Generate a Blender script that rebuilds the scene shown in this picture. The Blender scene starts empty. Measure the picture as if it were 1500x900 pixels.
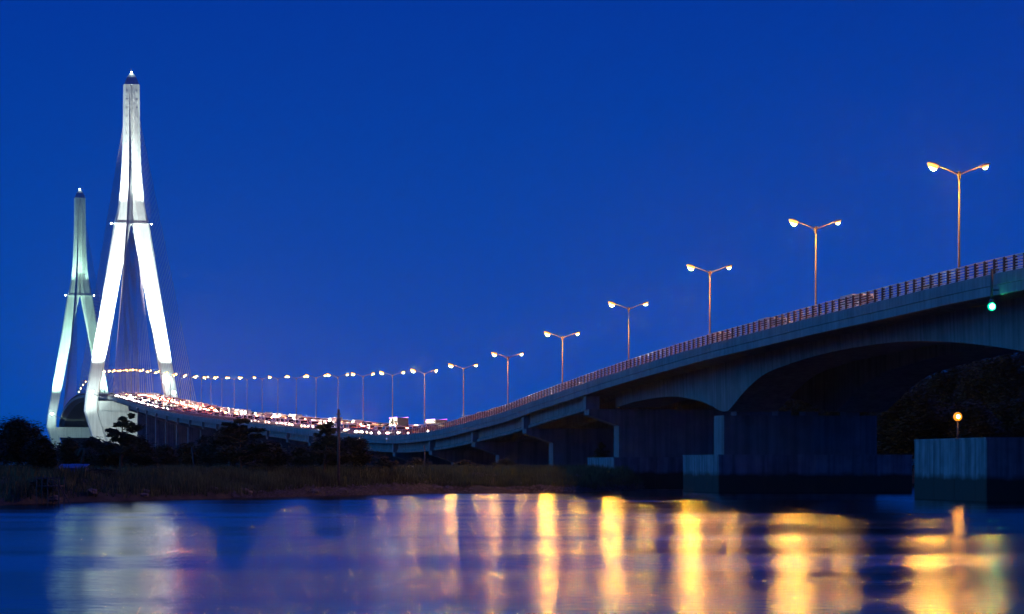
import bpy, bmesh, math, random
import numpy as np
from mathutils import Vector, Matrix, noise
random.seed(7)
R = math.radians
sc = bpy.context.scene
col = sc.collection

# ------------------------------------------------------------------ camera, sky, exposure
F = 4000.0; H = 2.9; PW = 1500.0; HX = 750.0; HY = 680.0     # focal length in photo pixels, eye height, horizon row
cd = bpy.data.cameras.new("camera"); cam = bpy.data.objects.new("camera", cd); col.objects.link(cam)
cam.location = (0, 0, H); cam.rotation_euler = (R(90), 0, 0)
cd.sensor_width = 36; cd.lens = 36 * F / PW; cd.shift_y = (HY - 450) / PW
cd.clip_start = 0.5; cd.clip_end = 30000
sc.camera = cam
w = bpy.data.worlds.new("World"); sc.world = w; w.use_nodes = True
nt = w.node_tree; nt.nodes.clear()
o_ = nt.nodes.new("ShaderNodeOutputWorld"); bg = nt.nodes.new("ShaderNodeBackground")
sky = nt.nodes.new("ShaderNodeTexSky"); sky.sky_type = 'NISHITA'; sky.sun_disc = False
sky.sun_elevation = R(-3.0); sky.sun_rotation = R(200); sky.altitude = 0; sky.air_density = 1.6; sky.dust_density = 0.3; sky.ozone_density = 6.0
tc = nt.nodes.new("ShaderNodeTexCoord"); sx = nt.nodes.new("ShaderNodeSeparateXYZ"); nt.links.new(tc.outputs["Generated"], sx.inputs[0])
ramp = nt.nodes.new("ShaderNodeValToRGB"); nt.links.new(sx.outputs[2], ramp.inputs[0])
cr = ramp.color_ramp; cr.elements[0].position = 0.0; cr.elements[0].color = (0.0, 0.070, 0.43, 1)      # dusk gradient: paler at the horizon, deeper above
cr.elements[1].position = 0.18; cr.elements[1].color = (0.0, 0.035, 0.33, 1)
e_ = cr.elements.new(1.0); e_.color = (0.0, 0.010, 0.15, 1)
mult = nt.nodes.new("ShaderNodeMix"); mult.data_type = 'RGBA'; mult.blend_type = 'ADD'; mult.inputs[0].default_value = 0.02
nt.links.new(ramp.outputs[0], mult.inputs[6]); nt.links.new(sky.outputs[0], mult.inputs[7]); nt.links.new(mult.outputs[2], bg.inputs[0]); nt.links.new(bg.outputs[0], o_.inputs[0])
bg.inputs[1].default_value = 1.0
sun = bpy.data.lights.new("dusk_glow", 'SUN'); sun.energy = 0.62; sun.color = (0.05, 0.40, 1.0); sun.angle = R(35)
so = bpy.data.objects.new("dusk_glow", sun); col.objects.link(so); so.rotation_euler = Vector((1.0, 0.12, -0.34)).to_track_quat('-Z', 'Y').to_euler()
sc.view_settings.view_transform = 'Standard'; sc.view_settings.look = 'None'; sc.view_settings.gamma = 1.0; sc.view_settings.exposure = 0.0
sc.cycles.use_denoising = True
sc.cycles.sample_clamp_indirect = 6.0
sc.cycles.sample_clamp_direct = 0.0
sc.cycles.max_bounces = 5; sc.cycles.diffuse_bounces = 2; sc.cycles.glossy_bounces = 3
sc.cycles.volume_bounces = 0
HAZE = 0.00003
sc.cycles.use_light_tree = True
sc.cycles.caustics_reflective = True

# ------------------------------------------------------------------ materials
def mat(name, colr, rough=0.7, metal=0.0, var=0.12, scale=0.6, bump=0.0, emit=None, estr=0.0, spec=0.5, streak=0.0, tide=None):
    m = bpy.data.materials.new(name); m.use_nodes = True
    n = m.node_tree.nodes; l = m.node_tree.links; b = n["Principled BSDF"]
    b.inputs["Roughness"].default_value = rough; b.inputs["Metallic"].default_value = metal
    b.inputs["Specular IOR Level"].default_value = spec
    b.inputs["Base Color"].default_value = (*colr, 1)
    geo = n.new("ShaderNodeNewGeometry")
    tx = n.new("ShaderNodeTexNoise"); tx.inputs["Scale"].default_value = scale; tx.inputs["Detail"].default_value = 6
    l.new(geo.outputs["Position"], tx.inputs["Vector"])
    rmp = n.new("ShaderNodeMapRange"); rmp.inputs[1].default_value = 0.3; rmp.inputs[2].default_value = 0.7
    rmp.inputs[3].default_value = 1 - var; rmp.inputs[4].default_value = 1 + var
    l.new(tx.outputs["Fac"], rmp.inputs[0])
    mx = n.new("ShaderNodeMix"); mx.data_type = 'RGBA'; mx.blend_type = 'MULTIPLY'; mx.inputs[0].default_value = 1
    mx.inputs[6].default_value = (*colr, 1); l.new(rmp.outputs[0], mx.inputs[7])
    out = mx.outputs[2]
    if streak:
        mp = n.new("ShaderNodeMapping"); mp.inputs["Scale"].default_value = (1.6, 1.6, 0.06); l.new(geo.outputs["Position"], mp.inputs["Vector"])
        t2 = n.new("ShaderNodeTexNoise"); t2.inputs["Scale"].default_value = 1.0; t2.inputs["Detail"].default_value = 4
        l.new(mp.outputs[0], t2.inputs["Vector"])
        r2 = n.new("ShaderNodeMapRange"); r2.inputs[1].default_value = 0.4; r2.inputs[2].default_value = 0.68; r2.inputs[3].default_value = 1; r2.inputs[4].default_value = 1 - streak
        l.new(t2.outputs["Fac"], r2.inputs[0])
        m2 = n.new("ShaderNodeMix"); m2.data_type = 'RGBA'; m2.blend_type = 'MULTIPLY'; m2.inputs[0].default_value = 1
        l.new(out, m2.inputs[6]); l.new(r2.outputs[0], m2.inputs[7]); out = m2.outputs[2]
    if tide is not None:          # algae line left by the tide
        sp = n.new("ShaderNodeSeparateXYZ"); l.new(geo.outputs["Position"], sp.inputs[0])
        t3 = n.new("ShaderNodeTexNoise"); t3.inputs["Scale"].default_value = 0.8; l.new(geo.outputs["Position"], t3.inputs["Vector"])
        a = n.new("ShaderNodeMath"); a.operation = 'MULTIPLY_ADD'; a.inputs[1].default_value = 0.7; l.new(t3.outputs["Fac"], a.inputs[0]); l.new(sp.outputs[2], a.inputs[2])
        r3 = n.new("ShaderNodeMapRange"); r3.inputs[1].default_value = tide; r3.inputs[2].default_value = tide + 0.5; r3.inputs[3].default_value = 0.0; r3.inputs[4].default_value = 1
        l.new(a.outputs[0], r3.inputs[0])
        m3 = n.new("ShaderNodeMix"); m3.data_type = 'RGBA'; l.new(r3.outputs[0], m3.inputs[0]); m3.inputs[6].default_value = (0.05, 0.05, 0.035, 1); l.new(out, m3.inputs[7]); out = m3.outputs[2]
    l.new(out, b.inputs["Base Color"])
    if bump:
        bp = n.new("ShaderNodeBump"); bp.inputs["Strength"].default_value = bump; bp.inputs["Distance"].default_value = 0.05
        t4 = n.new("ShaderNodeTexNoise"); t4.inputs["Scale"].default_value = scale * 8; t4.inputs["Detail"].default_value = 8; l.new(geo.outputs["Position"], t4.inputs["Vector"])
        l.new(t4.outputs["Fac"], bp.inputs["Height"]); l.new(bp.outputs[0], b.inputs["Normal"])
    if emit:
        m.cycles.emission_sampling = "FRONT" if estr > 140 else "NONE"
        b.inputs["Emission Color"].default_value = (*emit, 1); b.inputs["Emission Strength"].default_value = estr
    return m

M = {}
M['concrete'] = mat("deck_concrete", (0.30, 0.30, 0.29), 0.8, var=0.2, scale=0.4, bump=0.3, streak=0.25)
M['cap'] = mat("pile_cap_concrete", (0.30, 0.31, 0.31), 0.85, var=0.2, scale=0.9, bump=0.4, streak=0.6, tide=2.0)
M['pier'] = mat("pier_concrete", (0.26, 0.26, 0.25), 0.85, var=0.18, scale=0.5, bump=0.3, streak=0.4)
M['pylon'] = mat("pylon_white_concrete", (0.62, 0.64, 0.62), 0.7, var=0.1, scale=0.12, bump=0.2, streak=0.18)
M['asphalt'] = mat("road_asphalt", (0.30, 0.29, 0.28), 0.34, var=0.2, scale=2.0)
M['paint'] = mat("road_paint", (0.75, 0.75, 0.72), 0.5)
M['rail'] = mat("railing_red_brown_paint", (0.05, 0.024, 0.02), 0.55, var=0.2)
M['bar'] = mat("railing_galvanised_bar", (0.75, 0.66, 0.66), 0.4, metal=0.0, var=0.1)
M['pole'] = mat("lamp_pole_galvanised", (0.09, 0.09, 0.095), 0.6, metal=0.0)
M['housing'] = mat("lamp_housing_grey", (0.25, 0.24, 0.23), 0.5, metal=0.5)
LAMP = 6500.0
M['sodium'] = mat("sodium_lamp_glass", (0.8, 0.6, 0.4), 0.3, emit=(1.0, 0.43, 0.02), estr=LAMP)
M['glow'] = mat("amber_halo_shell", (0.8, 0.5, 0.2), 0.3, emit=(1.0, 0.40, 0.07), estr=2.2)  # weak orange emission, imitates the halo round a street lamp
M['greenglow'] = mat("green_halo_shell", (0.1, 0.6, 0.4), 0.3, emit=(0.0, 0.8, 0.42), estr=0.9)  # weak green emission, imitates the halo of the green lamp
M['amberglow'] = mat("orange_halo_shell", (0.7, 0.4, 0.1), 0.3, emit=(1.0, 0.32, 0.01), estr=1.3)  # weak orange emission, imitates the halo of the amber lamp
M['sodium_mid'] = mat("sodium_lamp_glass_medium", (0.8, 0.6, 0.4), 0.3, emit=(1.0, 0.43, 0.04), estr=LAMP * .45)
M['sodium_low'] = mat("sodium_lamp_glass_dimmed", (0.8, 0.6, 0.4), 0.3, emit=(1.0, 0.43, 0.04), estr=LAMP * .10)  # dimmed copy for the far lamps, keeps the left water darker
M['cable'] = mat("stay_cable_sheath", (0.45, 0.36, 0.36), 0.5)
M['flood'] = mat("floodlight_glass", (0.8, 0.9, 0.9), 0.3, emit=(0.75, 1.0, 0.95), estr=150)
M['head'] = mat("headlight_glass", (0.9, 0.9, 0.9), 0.2, emit=(1.0, 0.84, 0.60), estr=2600)
M['tail'] = mat("tail_light_glass", (0.5, 0.02, 0.02), 0.3, emit=(1.0, 0.12, 0.05), estr=500)
M['purple'] = mat("purple_strip_light", (0.5, 0.1, 0.5), 0.3, emit=(0.8, 0.10, 0.95), estr=2.0)
M['green'] = mat("green_lamp_glass", (0.1, 0.8, 0.5), 0.3, emit=(0.05, 1.0, 0.45), estr=60)
M['orange'] = mat("amber_lamp_glass", (0.9, 0.5, 0.1), 0.3, emit=(1.0, 0.42, 0.04), estr=160)
M['glass'] = mat("dark_car_glass", (0.02, 0.025, 0.03), 0.08)
M['tyre'] = mat("black_tyre_rubber", (0.02, 0.02, 0.02), 0.8)
M['leaf'] = mat("dark_leaves", (0.04, 0.055, 0.022), 0.6, var=0.45, scale=0.8)
M['leaf2'] = mat("broad_leaves", (0.075, 0.085, 0.035), 0.6, var=0.45, scale=1.3)
M['bark'] = mat("tree_bark", (0.09, 0.07, 0.05), 0.9, var=0.3, scale=3)
M['soil'] = mat("bank_soil", (0.075, 0.065, 0.045), 0.95, var=0.4, scale=0.7, bump=0.8)
M['grass'] = mat("river_grass", (0.10, 0.12, 0.04), 0.7, var=0.5, scale=0.35)
M['rock'] = mat("shore_rock", (0.16, 0.14, 0.13), 0.85, var=0.35, scale=2.5, bump=0.6)
M['tarp'] = mat("blue_tarpaulin", (0.03, 0.12, 0.42), 0.45, var=0.25, scale=2)
M['tin'] = mat("pale_corrugated_sheet", (0.28, 0.27, 0.29), 0.5, metal=0.3, var=0.25, scale=2, streak=0.3)
M['wood'] = mat("weathered_wood", (0.12, 0.09, 0.07), 0.85, var=0.3, scale=4)

# ------------------------------------------------------------------ helpers
def tag(o, label=None, cat=None, group=None, kind=None):
    if label: o["label"] = label
    if cat: o["category"] = cat
    if group: o["group"] = group
    if kind: o["kind"] = kind
    return o
def empty(name, loc=(0, 0, 0), rz=0.0):
    e = bpy.data.objects.new(name, None); e.location = loc; e.rotation_euler = (0, 0, rz); e.empty_display_size = 0.5
    col.objects.link(e); return e
class MB:
    def __init__(s): s.v = []; s.f = []; s.mi = []; s.cur = 0
    def add(s, vs, fs):
        k = len(s.v); s.v.extend([tuple(q) for q in vs]); s.f.extend([tuple(i + k for i in f) for f in fs]); s.mi.extend([s.cur] * len(fs)); return s
    def box(s, x0, x1, y0, y1, z0, z1, taper=None):
        t = taper or (1, 1); cx, cy = (x0 + x1) / 2, (y0 + y1) / 2
        T = lambda x, y: (cx + (x - cx) * t[0], cy + (y - cy) * t[1])
        a = [(x0, y0), (x1, y0), (x1, y1), (x0, y1)]
        s.add([(x, y, z0) for x, y in a] + [(*T(x, y), z1) for x, y in a], [(3, 2, 1, 0), (4, 5, 6, 7), (0, 1, 5, 4), (1, 2, 6, 5), (2, 3, 7, 6), (3, 0, 4, 7)]); return s
    def lit(s, i): s.mi[i] = 1; return s
    def tube(s, pts, rad, n=6):
        pts = [Vector(p) for p in pts]; rs = rad if isinstance(rad, (list, tuple)) else [rad] * len(pts)
        rings = []
        for i, p in enumerate(pts):
            d = (pts[min(i + 1, len(pts) - 1)] - pts[max(i - 1, 0)]).normalized()
            u = d.cross(Vector((0, 0, 1)));
            if u.length < 1e-3: u = d.cross(Vector((1, 0, 0)))
            u.normalize(); v = u.cross(d)
            rings.append([p + (u * math.cos(2 * math.pi * j / n) + v * math.sin(2 * math.pi * j / n)) * rs[i] for j in range(n)])
        vs = [q for r in rings for q in r]; fs = []
        for i in range(len(pts) - 1):
            for j in range(n): fs.append((i * n + j, i * n + (j + 1) % n, (i + 1) * n + (j + 1) % n, (i + 1) * n + j))
        fs.append(tuple(range(n - 1, -1, -1))); fs.append(tuple((len(pts) - 1) * n + j for j in range(n)))
        return s.add(vs, fs)
    def loft(s, rings, closed=True):
        n = len(rings[0]); vs = [q for r in rings for q in r]; fs = []
        for i in range(len(rings) - 1):
            for j in range(n if closed else n - 1): fs.append((i * n + j, i * n + (j + 1) % n, (i + 1) * n + (j + 1) % n, (i + 1) * n + j))
        if closed: fs.append(tuple(range(n - 1, -1, -1))); fs.append(tuple((len(rings) - 1) * n + j for j in range(n)))
        return s.add(vs, fs)
    def mesh(s, name, mats, smooth=False):
        me = bpy.data.meshes.new(name); me.from_pydata(s.v, [], s.f)
        for m in (mats if isinstance(mats, (list, tuple)) else [mats]): me.materials.append(m)
        me.polygons.foreach_set("material_index", s.mi)
        if smooth: me.polygons.foreach_set("use_smooth", [True] * len(s.f))
        bm = bmesh.new(); bm.from_mesh(me); bmesh.ops.recalc_face_normals(bm, faces=bm.faces); bm.to_mesh(me); bm.free()
        return me
    def build(s, name, mats, parent=None, smooth=False):
        return link(name, s.mesh(name, mats, smooth), parent)
def link(name, me, parent=None, loc=None, rz=0.0, bevel=0):
    o = bpy.data.objects.new(name, me); col.objects.link(o)
    if parent: o.parent = parent
    if loc is not None: o.location = loc
    if rz: o.rotation_euler = (0, 0, rz)
    return o
def copy_tree(o, parent=None):
    c = o.copy(); col.objects.link(c); c.parent = parent
    for ch in list(o.children): copy_tree(ch, c)
    return c
def px(x, y, D): return Vector(((x - HX) * D / F, D, H + (HY - y) * D / F))

# ------------------------------------------------------------------ alignment of the bridge (plan and profile)
pole_px = [1405, 1195, 1040, 921, 824, 744, 679, 622, 575, 532, 495, 463, 434, 407, 384, 362, 343, 325, 309, 295]
YS = [42.9 * (k + 5.65) for k in range(len(pole_px))]
XS = [(p - HX) / F * y for p, y in zip(pole_px, YS)]
T1 = (-184.0, 1320.0); T2 = (-297.7, 1881.0)
fy = np.array(YS + [T1[1]] * 6 + [T2[1]] * 6); fx = np.array(XS + [T1[0]] * 6 + [T2[0]] * 6)
PC = np.polyfit((fy - 1000) / 1000, fx, 3)
def CX(y):
    return float(np.polyval(PC, (y - 1000) / 1000))
def CT(y):
    d = (CX(y + 0.5) - CX(y - 0.5)); t = Vector((d, 1, 0)).normalized(); return t
ZK = [(100, 14.6), (150, 15.4), (185, 15.74), (199, 15.72), (217, 15.5), (237, 15.28), (256, 14.95), (276, 14.6), (295, 14.1), (315, 13.5), (335, 12.8), (355, 12.0), (376, 11.15), (395, 10.2), (412, 9.65), (434, 8.95), (454, 8.35), (485, 7.9), (510, 7.9), (559, 8.6), (687, 12.0), (892, 17.8), (1047, 23.2), (1269, 33.2), (1320, 35.3), (1600, 41.8), (1881, 35.5), (2300, 18), (2600, 8)]
def hermite(K, y):
    if y <= K[0][0]: return K[0][1]
    if y >= K[-1][0]: return K[-1][1]
    for i in range(len(K) - 1):
        if y <= K[i + 1][0]: break
    def sl(j):
        a = K[max(j - 1, 0)]; b = K[min(j + 1, len(K) - 1)]; return (b[1] - a[1]) / (b[0] - a[0])
    h = K[i + 1][0] - K[i][0]; t = (y - K[i][0]) / h; m0, m1 = sl(i) * h, sl(i + 1) * h
    return (2 * t**3 - 3 * t**2 + 1) * K[i][1] + (t**3 - 2 * t**2 + t) * m0 + (-2 * t**3 + 3 * t**2) * K[i + 1][1] + (t**3 - t**2) * m1
_zt = [hermite(ZK, y) for y in range(80, 2620, 2)]
for _ in range(12): _zt = [_zt[0]] + [(_zt[i-1] + 2*_zt[i] + _zt[i+1]) / 4 for i in range(1, len(_zt)-1)] + [_zt[-1]]
_za = np.arange(80, 2620, 2)
def DZ(y): return float(np.interp(y, _za, _zt))
def P(y, u, v=0.0):            # station y, lateral offset u (right positive), height v above the road
    t = CT(y); n = Vector((t.y, -t.x, 0))
    return Vector((CX(y), y, DZ(y) + v)) + n * u
def heading(y):
    t = CT(y); return math.atan2(-t.x, t.y)
def solve_px(xp, u=0.0):
    a, b = 120.0, 1315.0
    f = lambda y: HX + F * P(y, u).x / P(y, u).y - xp
    for _ in range(50):
        m = (a + b) / 2
        if f(a) * f(m) <= 0: b = m
        else: a = m
    return (a + b) / 2
def stations(y0, y1, step):
    n = max(1, int(round((y1 - y0) / step))); return [y0 + (y1 - y0) * i / n for i in range(n + 1)]
def sweep(prof, y0, y1, step=8.0):
    mb = MB(); mb.loft([[P(y, u, v) for u, v in (prof(y) if callable(prof) else prof)] for y in stations(y0, y1, step)]); return mb

YA, YB, YE = 341.5, 1235.0, 2500.0
HW = 12.75
SPAN = 42.9
# ------------------------------------------------------------------ deck
bridge = tag(empty("bridge_deck", (CX(286), 286, 0)), "long grey concrete bridge deck curving up from the dark river spans to the floodlit towers", "bridge")
def bpart(o):
    o.parent = bridge; o.matrix_parent_inverse = Matrix.Translation(-Vector(bridge.location)); return o
bpart(sweep([(-12.2, 0), (12.2, 0), (12.2, -0.3), (-12.2, -0.3)], 120, YE).build("road_surface", M['asphalt']))
for s in (-1, 1):
    # lane lines
    for u, w_ in ((2.0, .15), (11.3, .15)):
        bpart(sweep([(s * u, .005), (s * (u + w_), .005), (s * (u + w_), .009), (s * u, .009)], 120, YE).build("edge_line", M['paint']))
lm = MB()
y = 130.0
while y < YE:
    for s in (-1, 1):
        a = P(y, s * 6.6, .006); b = P(y, s * 6.75, .006); c = P(y + 4, s * 6.75, .006); d = P(y + 4, s * 6.6, .006)
        lm.add([a, b, c, d], [(0, 1, 2, 3)])
    y += 10
o = bpart(lm.build("lane_dashes", M['paint'])); o["kind"] = "stuff"
bpart(sweep([(-.7, .0), (-.35, .5), (-.3, .62), (.3, .62), (.35, .5), (.7, .0)], 120, YE).build("median_kerb", M['concrete']))
for s in (-1, 1):
    bpart(sweep([(s * 12.2, -.25), (s * 12.2, .3), (s * 12.72, .3), (s * 12.72, -.25)], 120, YE).build("parapet_kerb", M['concrete']))
# fascia panels near, one strip beyond
for s in (-1, 1):
    y = 150.0; first = None
    lim = 450 if s < 0 else 120
    while y < lim:
        prof = [(s * 12.4, .22), (s * 12.80, .22), (s * 12.80, -.50), (s * 12.72, -.54), (s * 12.72, -1.18), (s * 12.45, -1.22), (s * 12.4, -1.2)]
        bpart(sweep(prof, y + .012, y + 3.988, 2).build("fascia_panel", M['concrete'])); y += 4
    prof = [(s * 12.4, .22), (s * 12.80, .22), (s * 12.80, -.50), (s * 12.72, -.54), (s * 12.72, -1.18), (s * 12.45, -1.22), (s * 12.4, -1.2)]
    bpart(sweep(prof, y if s < 0 else 120, YE, 8).build("fascia_beam", M['concrete']))
# haunched river girder
SO = [(100, 12.0), (125, 11.8), (150, 10.6), (165, 9.0), (172, 8.6), (180, 9.0), (194, 10.7), (208, 12.0), (220, 12.75), (229, 13.02), (240, 13.05), (251, 12.85), (262, 12.35), (270, 11.75), (277, 10.5), (282.5, 9.0), (284.5, 8.45), (288, 8.45), (292, 9.1), (300, 9.95), (311, 10.55), (328, 10.45), (341, 9.9)]
def haunch(y):
    d = hermite(SO, y) - DZ(y)
    return [(-12.4, -.35), (-8.6, -.9), (-8.5, d), (-3.2, d), (-3.2, -1.1), (3.2, -1.1), (3.2, d), (8.5, d), (8.6, -.9), (12.4, -.35), (12.4, -.31), (-12.4, -.31)]
bpart(sweep(haunch, 120, YA - .6, 2.0).build("haunched_girder", M['pier']))
# viaduct spans of I girders
joints = []
y = YA
while y < YB + 5: joints.append(y); y += SPAN
for i in range(len(joints) - 1):
    y0, y1 = joints[i], joints[i + 1]
    for u in ((-11.3, -5.7, 0, 5.7, 11.3) if i < 8 else (-11.3, 0, 11.3)):
        pr = [(u - .55, -.36), (u + .55, -.36), (u + .55, -.75), (u + .14, -.95), (u + .14, -2.3), (u + .4, -2.5), (u + .4, -2.85), (u - .4, -2.85), (u - .4, -2.5), (u - .14, -2.3), (u - .14, -.95), (u - .55, -.75)]
        bpart(sweep(pr, y0 + .95, y1 - .95, 14).build("girder", M['pier']))
bpart(sweep([(-12.4, -.31), (12.4, -.31), (12.4, -.36), (-12.4, -.36)], YA - .5, YE).build("deck_slab", M['pier']))
bpart(sweep([(-12.4, -.37), (12.4, -.37), (9.5, -2.6), (-9.5, -2.6)], joints[-1] + .5, YE).build("box_girder", M['pier']))

# ------------------------------------------------------------------ piers
ordn = ["first", "second", "third", "fourth", "fifth", "sixth", "seventh", "eighth", "ninth", "tenth", "eleventh", "twelfth", "thirteenth", "fourteenth", "fifteenth", "sixteenth", "seventeenth", "eighteenth", "nineteenth", "twentieth", "twenty-first", "twenty-second"]
def panelled_block(root, name, x0, x1, y0, y1, z0, z1, pw=2.5):
    core = MB().box(x0 + .12, x1 - .12, y0 + .12, y1 - .12, z0, z1 - .05).build(name, M['cap'], root)
    MB().box(x0 - .05, x1 + .05, y0 - .05, y1 + .05, z1 - .05, z1 + .12).build("coping", M['cap'], core)
    cache = {}
    def run(n_, L, fn):
        wd = L / n_
        for k in range(n_):
            fn(k * wd, wd, random.uniform(0, .03))
    nx = max(1, round((x1 - x0) / pw)); ny = max(1, round((y1 - y0) / pw))
    def front(a, wd, q): MB().box(x0 + a + .015, x0 + a + wd - .015, y0 - q, y0 + .12, z0, z1 - .055).build("panel", M['cap'], core)
    def left(a, wd, q): MB().box(x0 - q, x0 + .12, y0 + a + (.13 if a == 0 else .015), y0 + a + wd - .015, z0, z1 - .055).build("panel", M['cap'], core)
    def right(a, wd, q): MB().box(x1 - .12, x1 + q, y0 + a + (.13 if a == 0 else .015), y0 + a + wd - .015, z0, z1 - .055).build("panel", M['cap'], core)
    run(nx, x1 - x0, front); run(ny, y1 - y0, left); run(ny, y1 - y0, right)
    return core
def river_pier(yc, zt, capz, label):
    root = tag(empty("bridge_pier", (CX(yc), yc, 0), heading(yc)), label, "bridge pier", "concrete piers under the bridge")
    b = MB().box(-8.3, 8.3, -2.2, 2.2, capz - .2, zt - .45)
    b.build("pier_wall", M['pier'], root)
    for a in (-6, -1.5, 1.5, 6): MB().box(a - .7, a + .7, -1.2, 1.2, zt - .45, zt - .005).build("bearing", M['housing'], root)
    panelled_block(root, "pile_cap", -10.3, 10.3, -8, 8, -2, capz)
    # vertical formwork ribs on wall
    for k in range(7):
        x = -8.3 + 16.6 * (k + .5) / 7
        MB().box(x - 1.17, x + 1.17, -2.24, -2.2, capz + .1, zt - .6).build("formwork_panel", M['pier'], root)
    return root
river_pier(172, 8.6, 3.8, "concrete river pier on its pile cap, hidden just beyond the right edge of the photo")
river_pier(289.5, 8.45, 3.75, "broad wall pier in the river under the meeting point of the two arched spans")
def land_pier(yc, i, label, cap):
    zt = DZ(yc); g0 = 0.6
    root = tag(empty("bridge_pier", (CX(yc), yc, 0), heading(yc)), label, "bridge pier", "concrete piers under the bridge")
    # hammerhead crosshead: ends rise beside the girders
    z1 = zt - 2.87
    m = MB(); pr = [(-12.1, z1), (12.1, z1), (12.1, z1 - .7), (8.4, z1 - 2.0), (-8.4, z1 - 2.0), (-12.1, z1 - .7)]
    m.loft([[(x, yy, z) for x, z in pr] for yy in (-1.6, 1.6)]); m.build("crosshead", M['pier'], root)
    for s in (-1, 1):
        MB().box(min(s * 12.35, s * 10.6), max(s * 12.35, s * 10.6), -.85, .85, z1 + .004, zt - 1.24).build("end_block", M['concrete'], root)
    MB().box(-8.3, 8.3, -1.5, 1.5, (capz if cap else 0) if False else (3.5 if cap else -1), z1 - 2.0).build("pier_wall", M['pier'], root)
    if cap: panelled_block(root, "pile_cap", -10.3, 10.3, -8, 8, -2, 3.6)
    return root
for i, yj in enumerate(joints):
    lab = ["hammerhead pier on its own pile cap behind the river pier where arched spans end",
           "hammerhead pier standing on the bank beside the end of the grass",][i] if i < 2 else "%s hammerhead viaduct pier counted leftward from the one at the water" % ordn[i]
    land_pier(yj, i, lab, i == 0)
# fender block in front right
ft = heading(218)
fc = px(1445, 700, 212)
fend = tag(empty("fender_block", (fc.x + 10.25 * math.cos(ft), 212 + 10.25 * math.sin(ft), 0), ft), "large streaked concrete fender block in the river carrying the amber lamp", "concrete block")
panelled_block(fend, "block", -10.25, 10.25, 0, 18.5, -2, 4.85, 2.6)

# ------------------------------------------------------------------ railings
def post_mesh():
    m = MB()
    m.box(-.09, .09, -.11, .11, .0, .98); m.box(-.14, .06, -.16, .16, 0, .05); m.box(-.13, -.09, -.16, .16, 0.05, 1.02); m.box(.09, .12, -.14, .14, .0, .9)
    m.box(-.13, .12, -.1, .1, .98, 1.05, (.6, .8))
    return m.mesh("post", M['rail'])
pm = post_mesh()
def railing(s, label, n_ind):
    root = tag(empty("railing", P(200, s * 12.5, .3)), label, "railing")
    inv = Matrix.Translation(-Vector(root.location))
    u = s * 12.48
    for h, r in ((1.02, .06), (.80, .045), (.60, .045), (.40, .045), (.2, .045), (.06, .05)):
        m = MB(); m.tube([P(y, u, .3 + h) for y in stations(130, YE, 6)], r, 6)
        o = m.build("handrail" if h > 1 else "rail", M['bar'] if h < 1 else M['bar'], root, True); o.matrix_parent_inverse = inv
    y = 150.0; k = 0; rest = MB()
    while y < 1900:
        p = P(y, u, .3); hd = heading(y)
        if k < n_ind:
            o = link("post", pm, root, p, hd + (0 if s < 0 else math.pi)); o.matrix_parent_inverse = inv
        else:
            c, sn = math.cos(hd), math.sin(hd)
            a, b = .1, .14
            q = [(-a, -b), (a, -b), (a, b), (-a, b)]
            vs = [(p.x + x * c - yy * sn, p.y + x * sn + yy * c, p.z + z) for z in (0, 1.03) for x, yy in q]
            rest.add(vs, [(0, 1, 5, 4), (1, 2, 6, 5), (2, 3, 7, 6), (3, 0, 4, 7), (4, 5, 6, 7)])
        y += 2.05; k += 1
    o = rest.build("posts", M['rail'], root); o.matrix_parent_inverse = inv; o["kind"] = "stuff"
railing(-1, "red-brown post and rail parapet along the near edge of the bridge", 170)
railing(1, "distant parapet railing along the far edge of the bridge", 0)

# ------------------------------------------------------------------ street lamps
def make_lamp():
    root = empty("street_lamp")
    MB().tube([(0, 0, -.2), (0, 0, 1.2), (0, 0, 6), (0, 0, 12.0)], [.14, .125, .10, .07], 10).build("pole", M['pole'], root, True)
    MB().box(-.24, .24, -.24, .24, -.25, .06).build("base_plate", M['housing'], root)
    MB().tube([(0, 0, 11.6), (0, 0, 12.1), (0, 0, 12.35)], [.1, .2, .13], 8).build("collar", M['pole'], root, True)
    for s in (-1, 1):
        pts = [(0, 0, 12.05), (s * .5, 0, 12.28), (s * 1.1, 0, 12.52), (s * 1.9, 0, 12.78)]
        MB().tube(pts, [.085, .07, .06, .05], 8).build("arm", M['pole'], root, True)
        ring = []
        for (a, w_, h0, h1) in ((0, .07, -.05, .05), (.15, .2, -.04, .1), (.55, .26, -.03, .16), (.9, .21, -.03, .11), (1.08, .1, -.02, .04)):
            x = 1.75 + a; dz = 12.75 + a * .3
            ring.append([(s * x, -w_, dz + h0 * .3), (s * x, w_, dz + h0 * .3), (s * x, w_ * .7, dz + h1), (s * x, -w_ * .7, dz + h1)])
        hd = MB(); hd.loft(ring); h = hd.build("lamp_head", M['housing'], root, True)
        big = 1.0 if s < 0 else .62  # right-hand glass made smaller so that side shows dimmer
        def bowl(a0, a1, wmax, dep, drop, mt, nm, par):
            rg = []
            for i in range(7):
                t = i / 6; q = math.sin(math.pi * (.06 + .88 * t)) ** .6; x = 1.75 + a0 + (a1 - a0) * t; dz = 12.715 - drop + (x - 1.75) * .3
                rg.append([(s * x, wmax * q * math.cos(g), dz - dep * q * math.sin(g)) for g in [math.pi * k / 6 for k in range(7)]])
            mm = MB(); mm.loft(rg); return mm.build(nm, mt, par, True)
        c_ = .62
        skirt = bowl(c_ - .46 * big, c_ + .46 * big, .5 * big, .4 * big, 0, M['glow'], "halo_shell", h)  # glowing shell added round the bulb as its halo
        bowl(c_ - .33 * big, c_ + .33 * big, .33 * big, .5 * big, .012, M['sodium'], "bulb_glass", h)
    return root
lamp0 = make_lamp()
stn = [solve_px(p) for p in pole_px]
y = stn[-1]
while y + SPAN < T2[1] - 60: y += SPAN * .93; stn.append(y)
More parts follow.
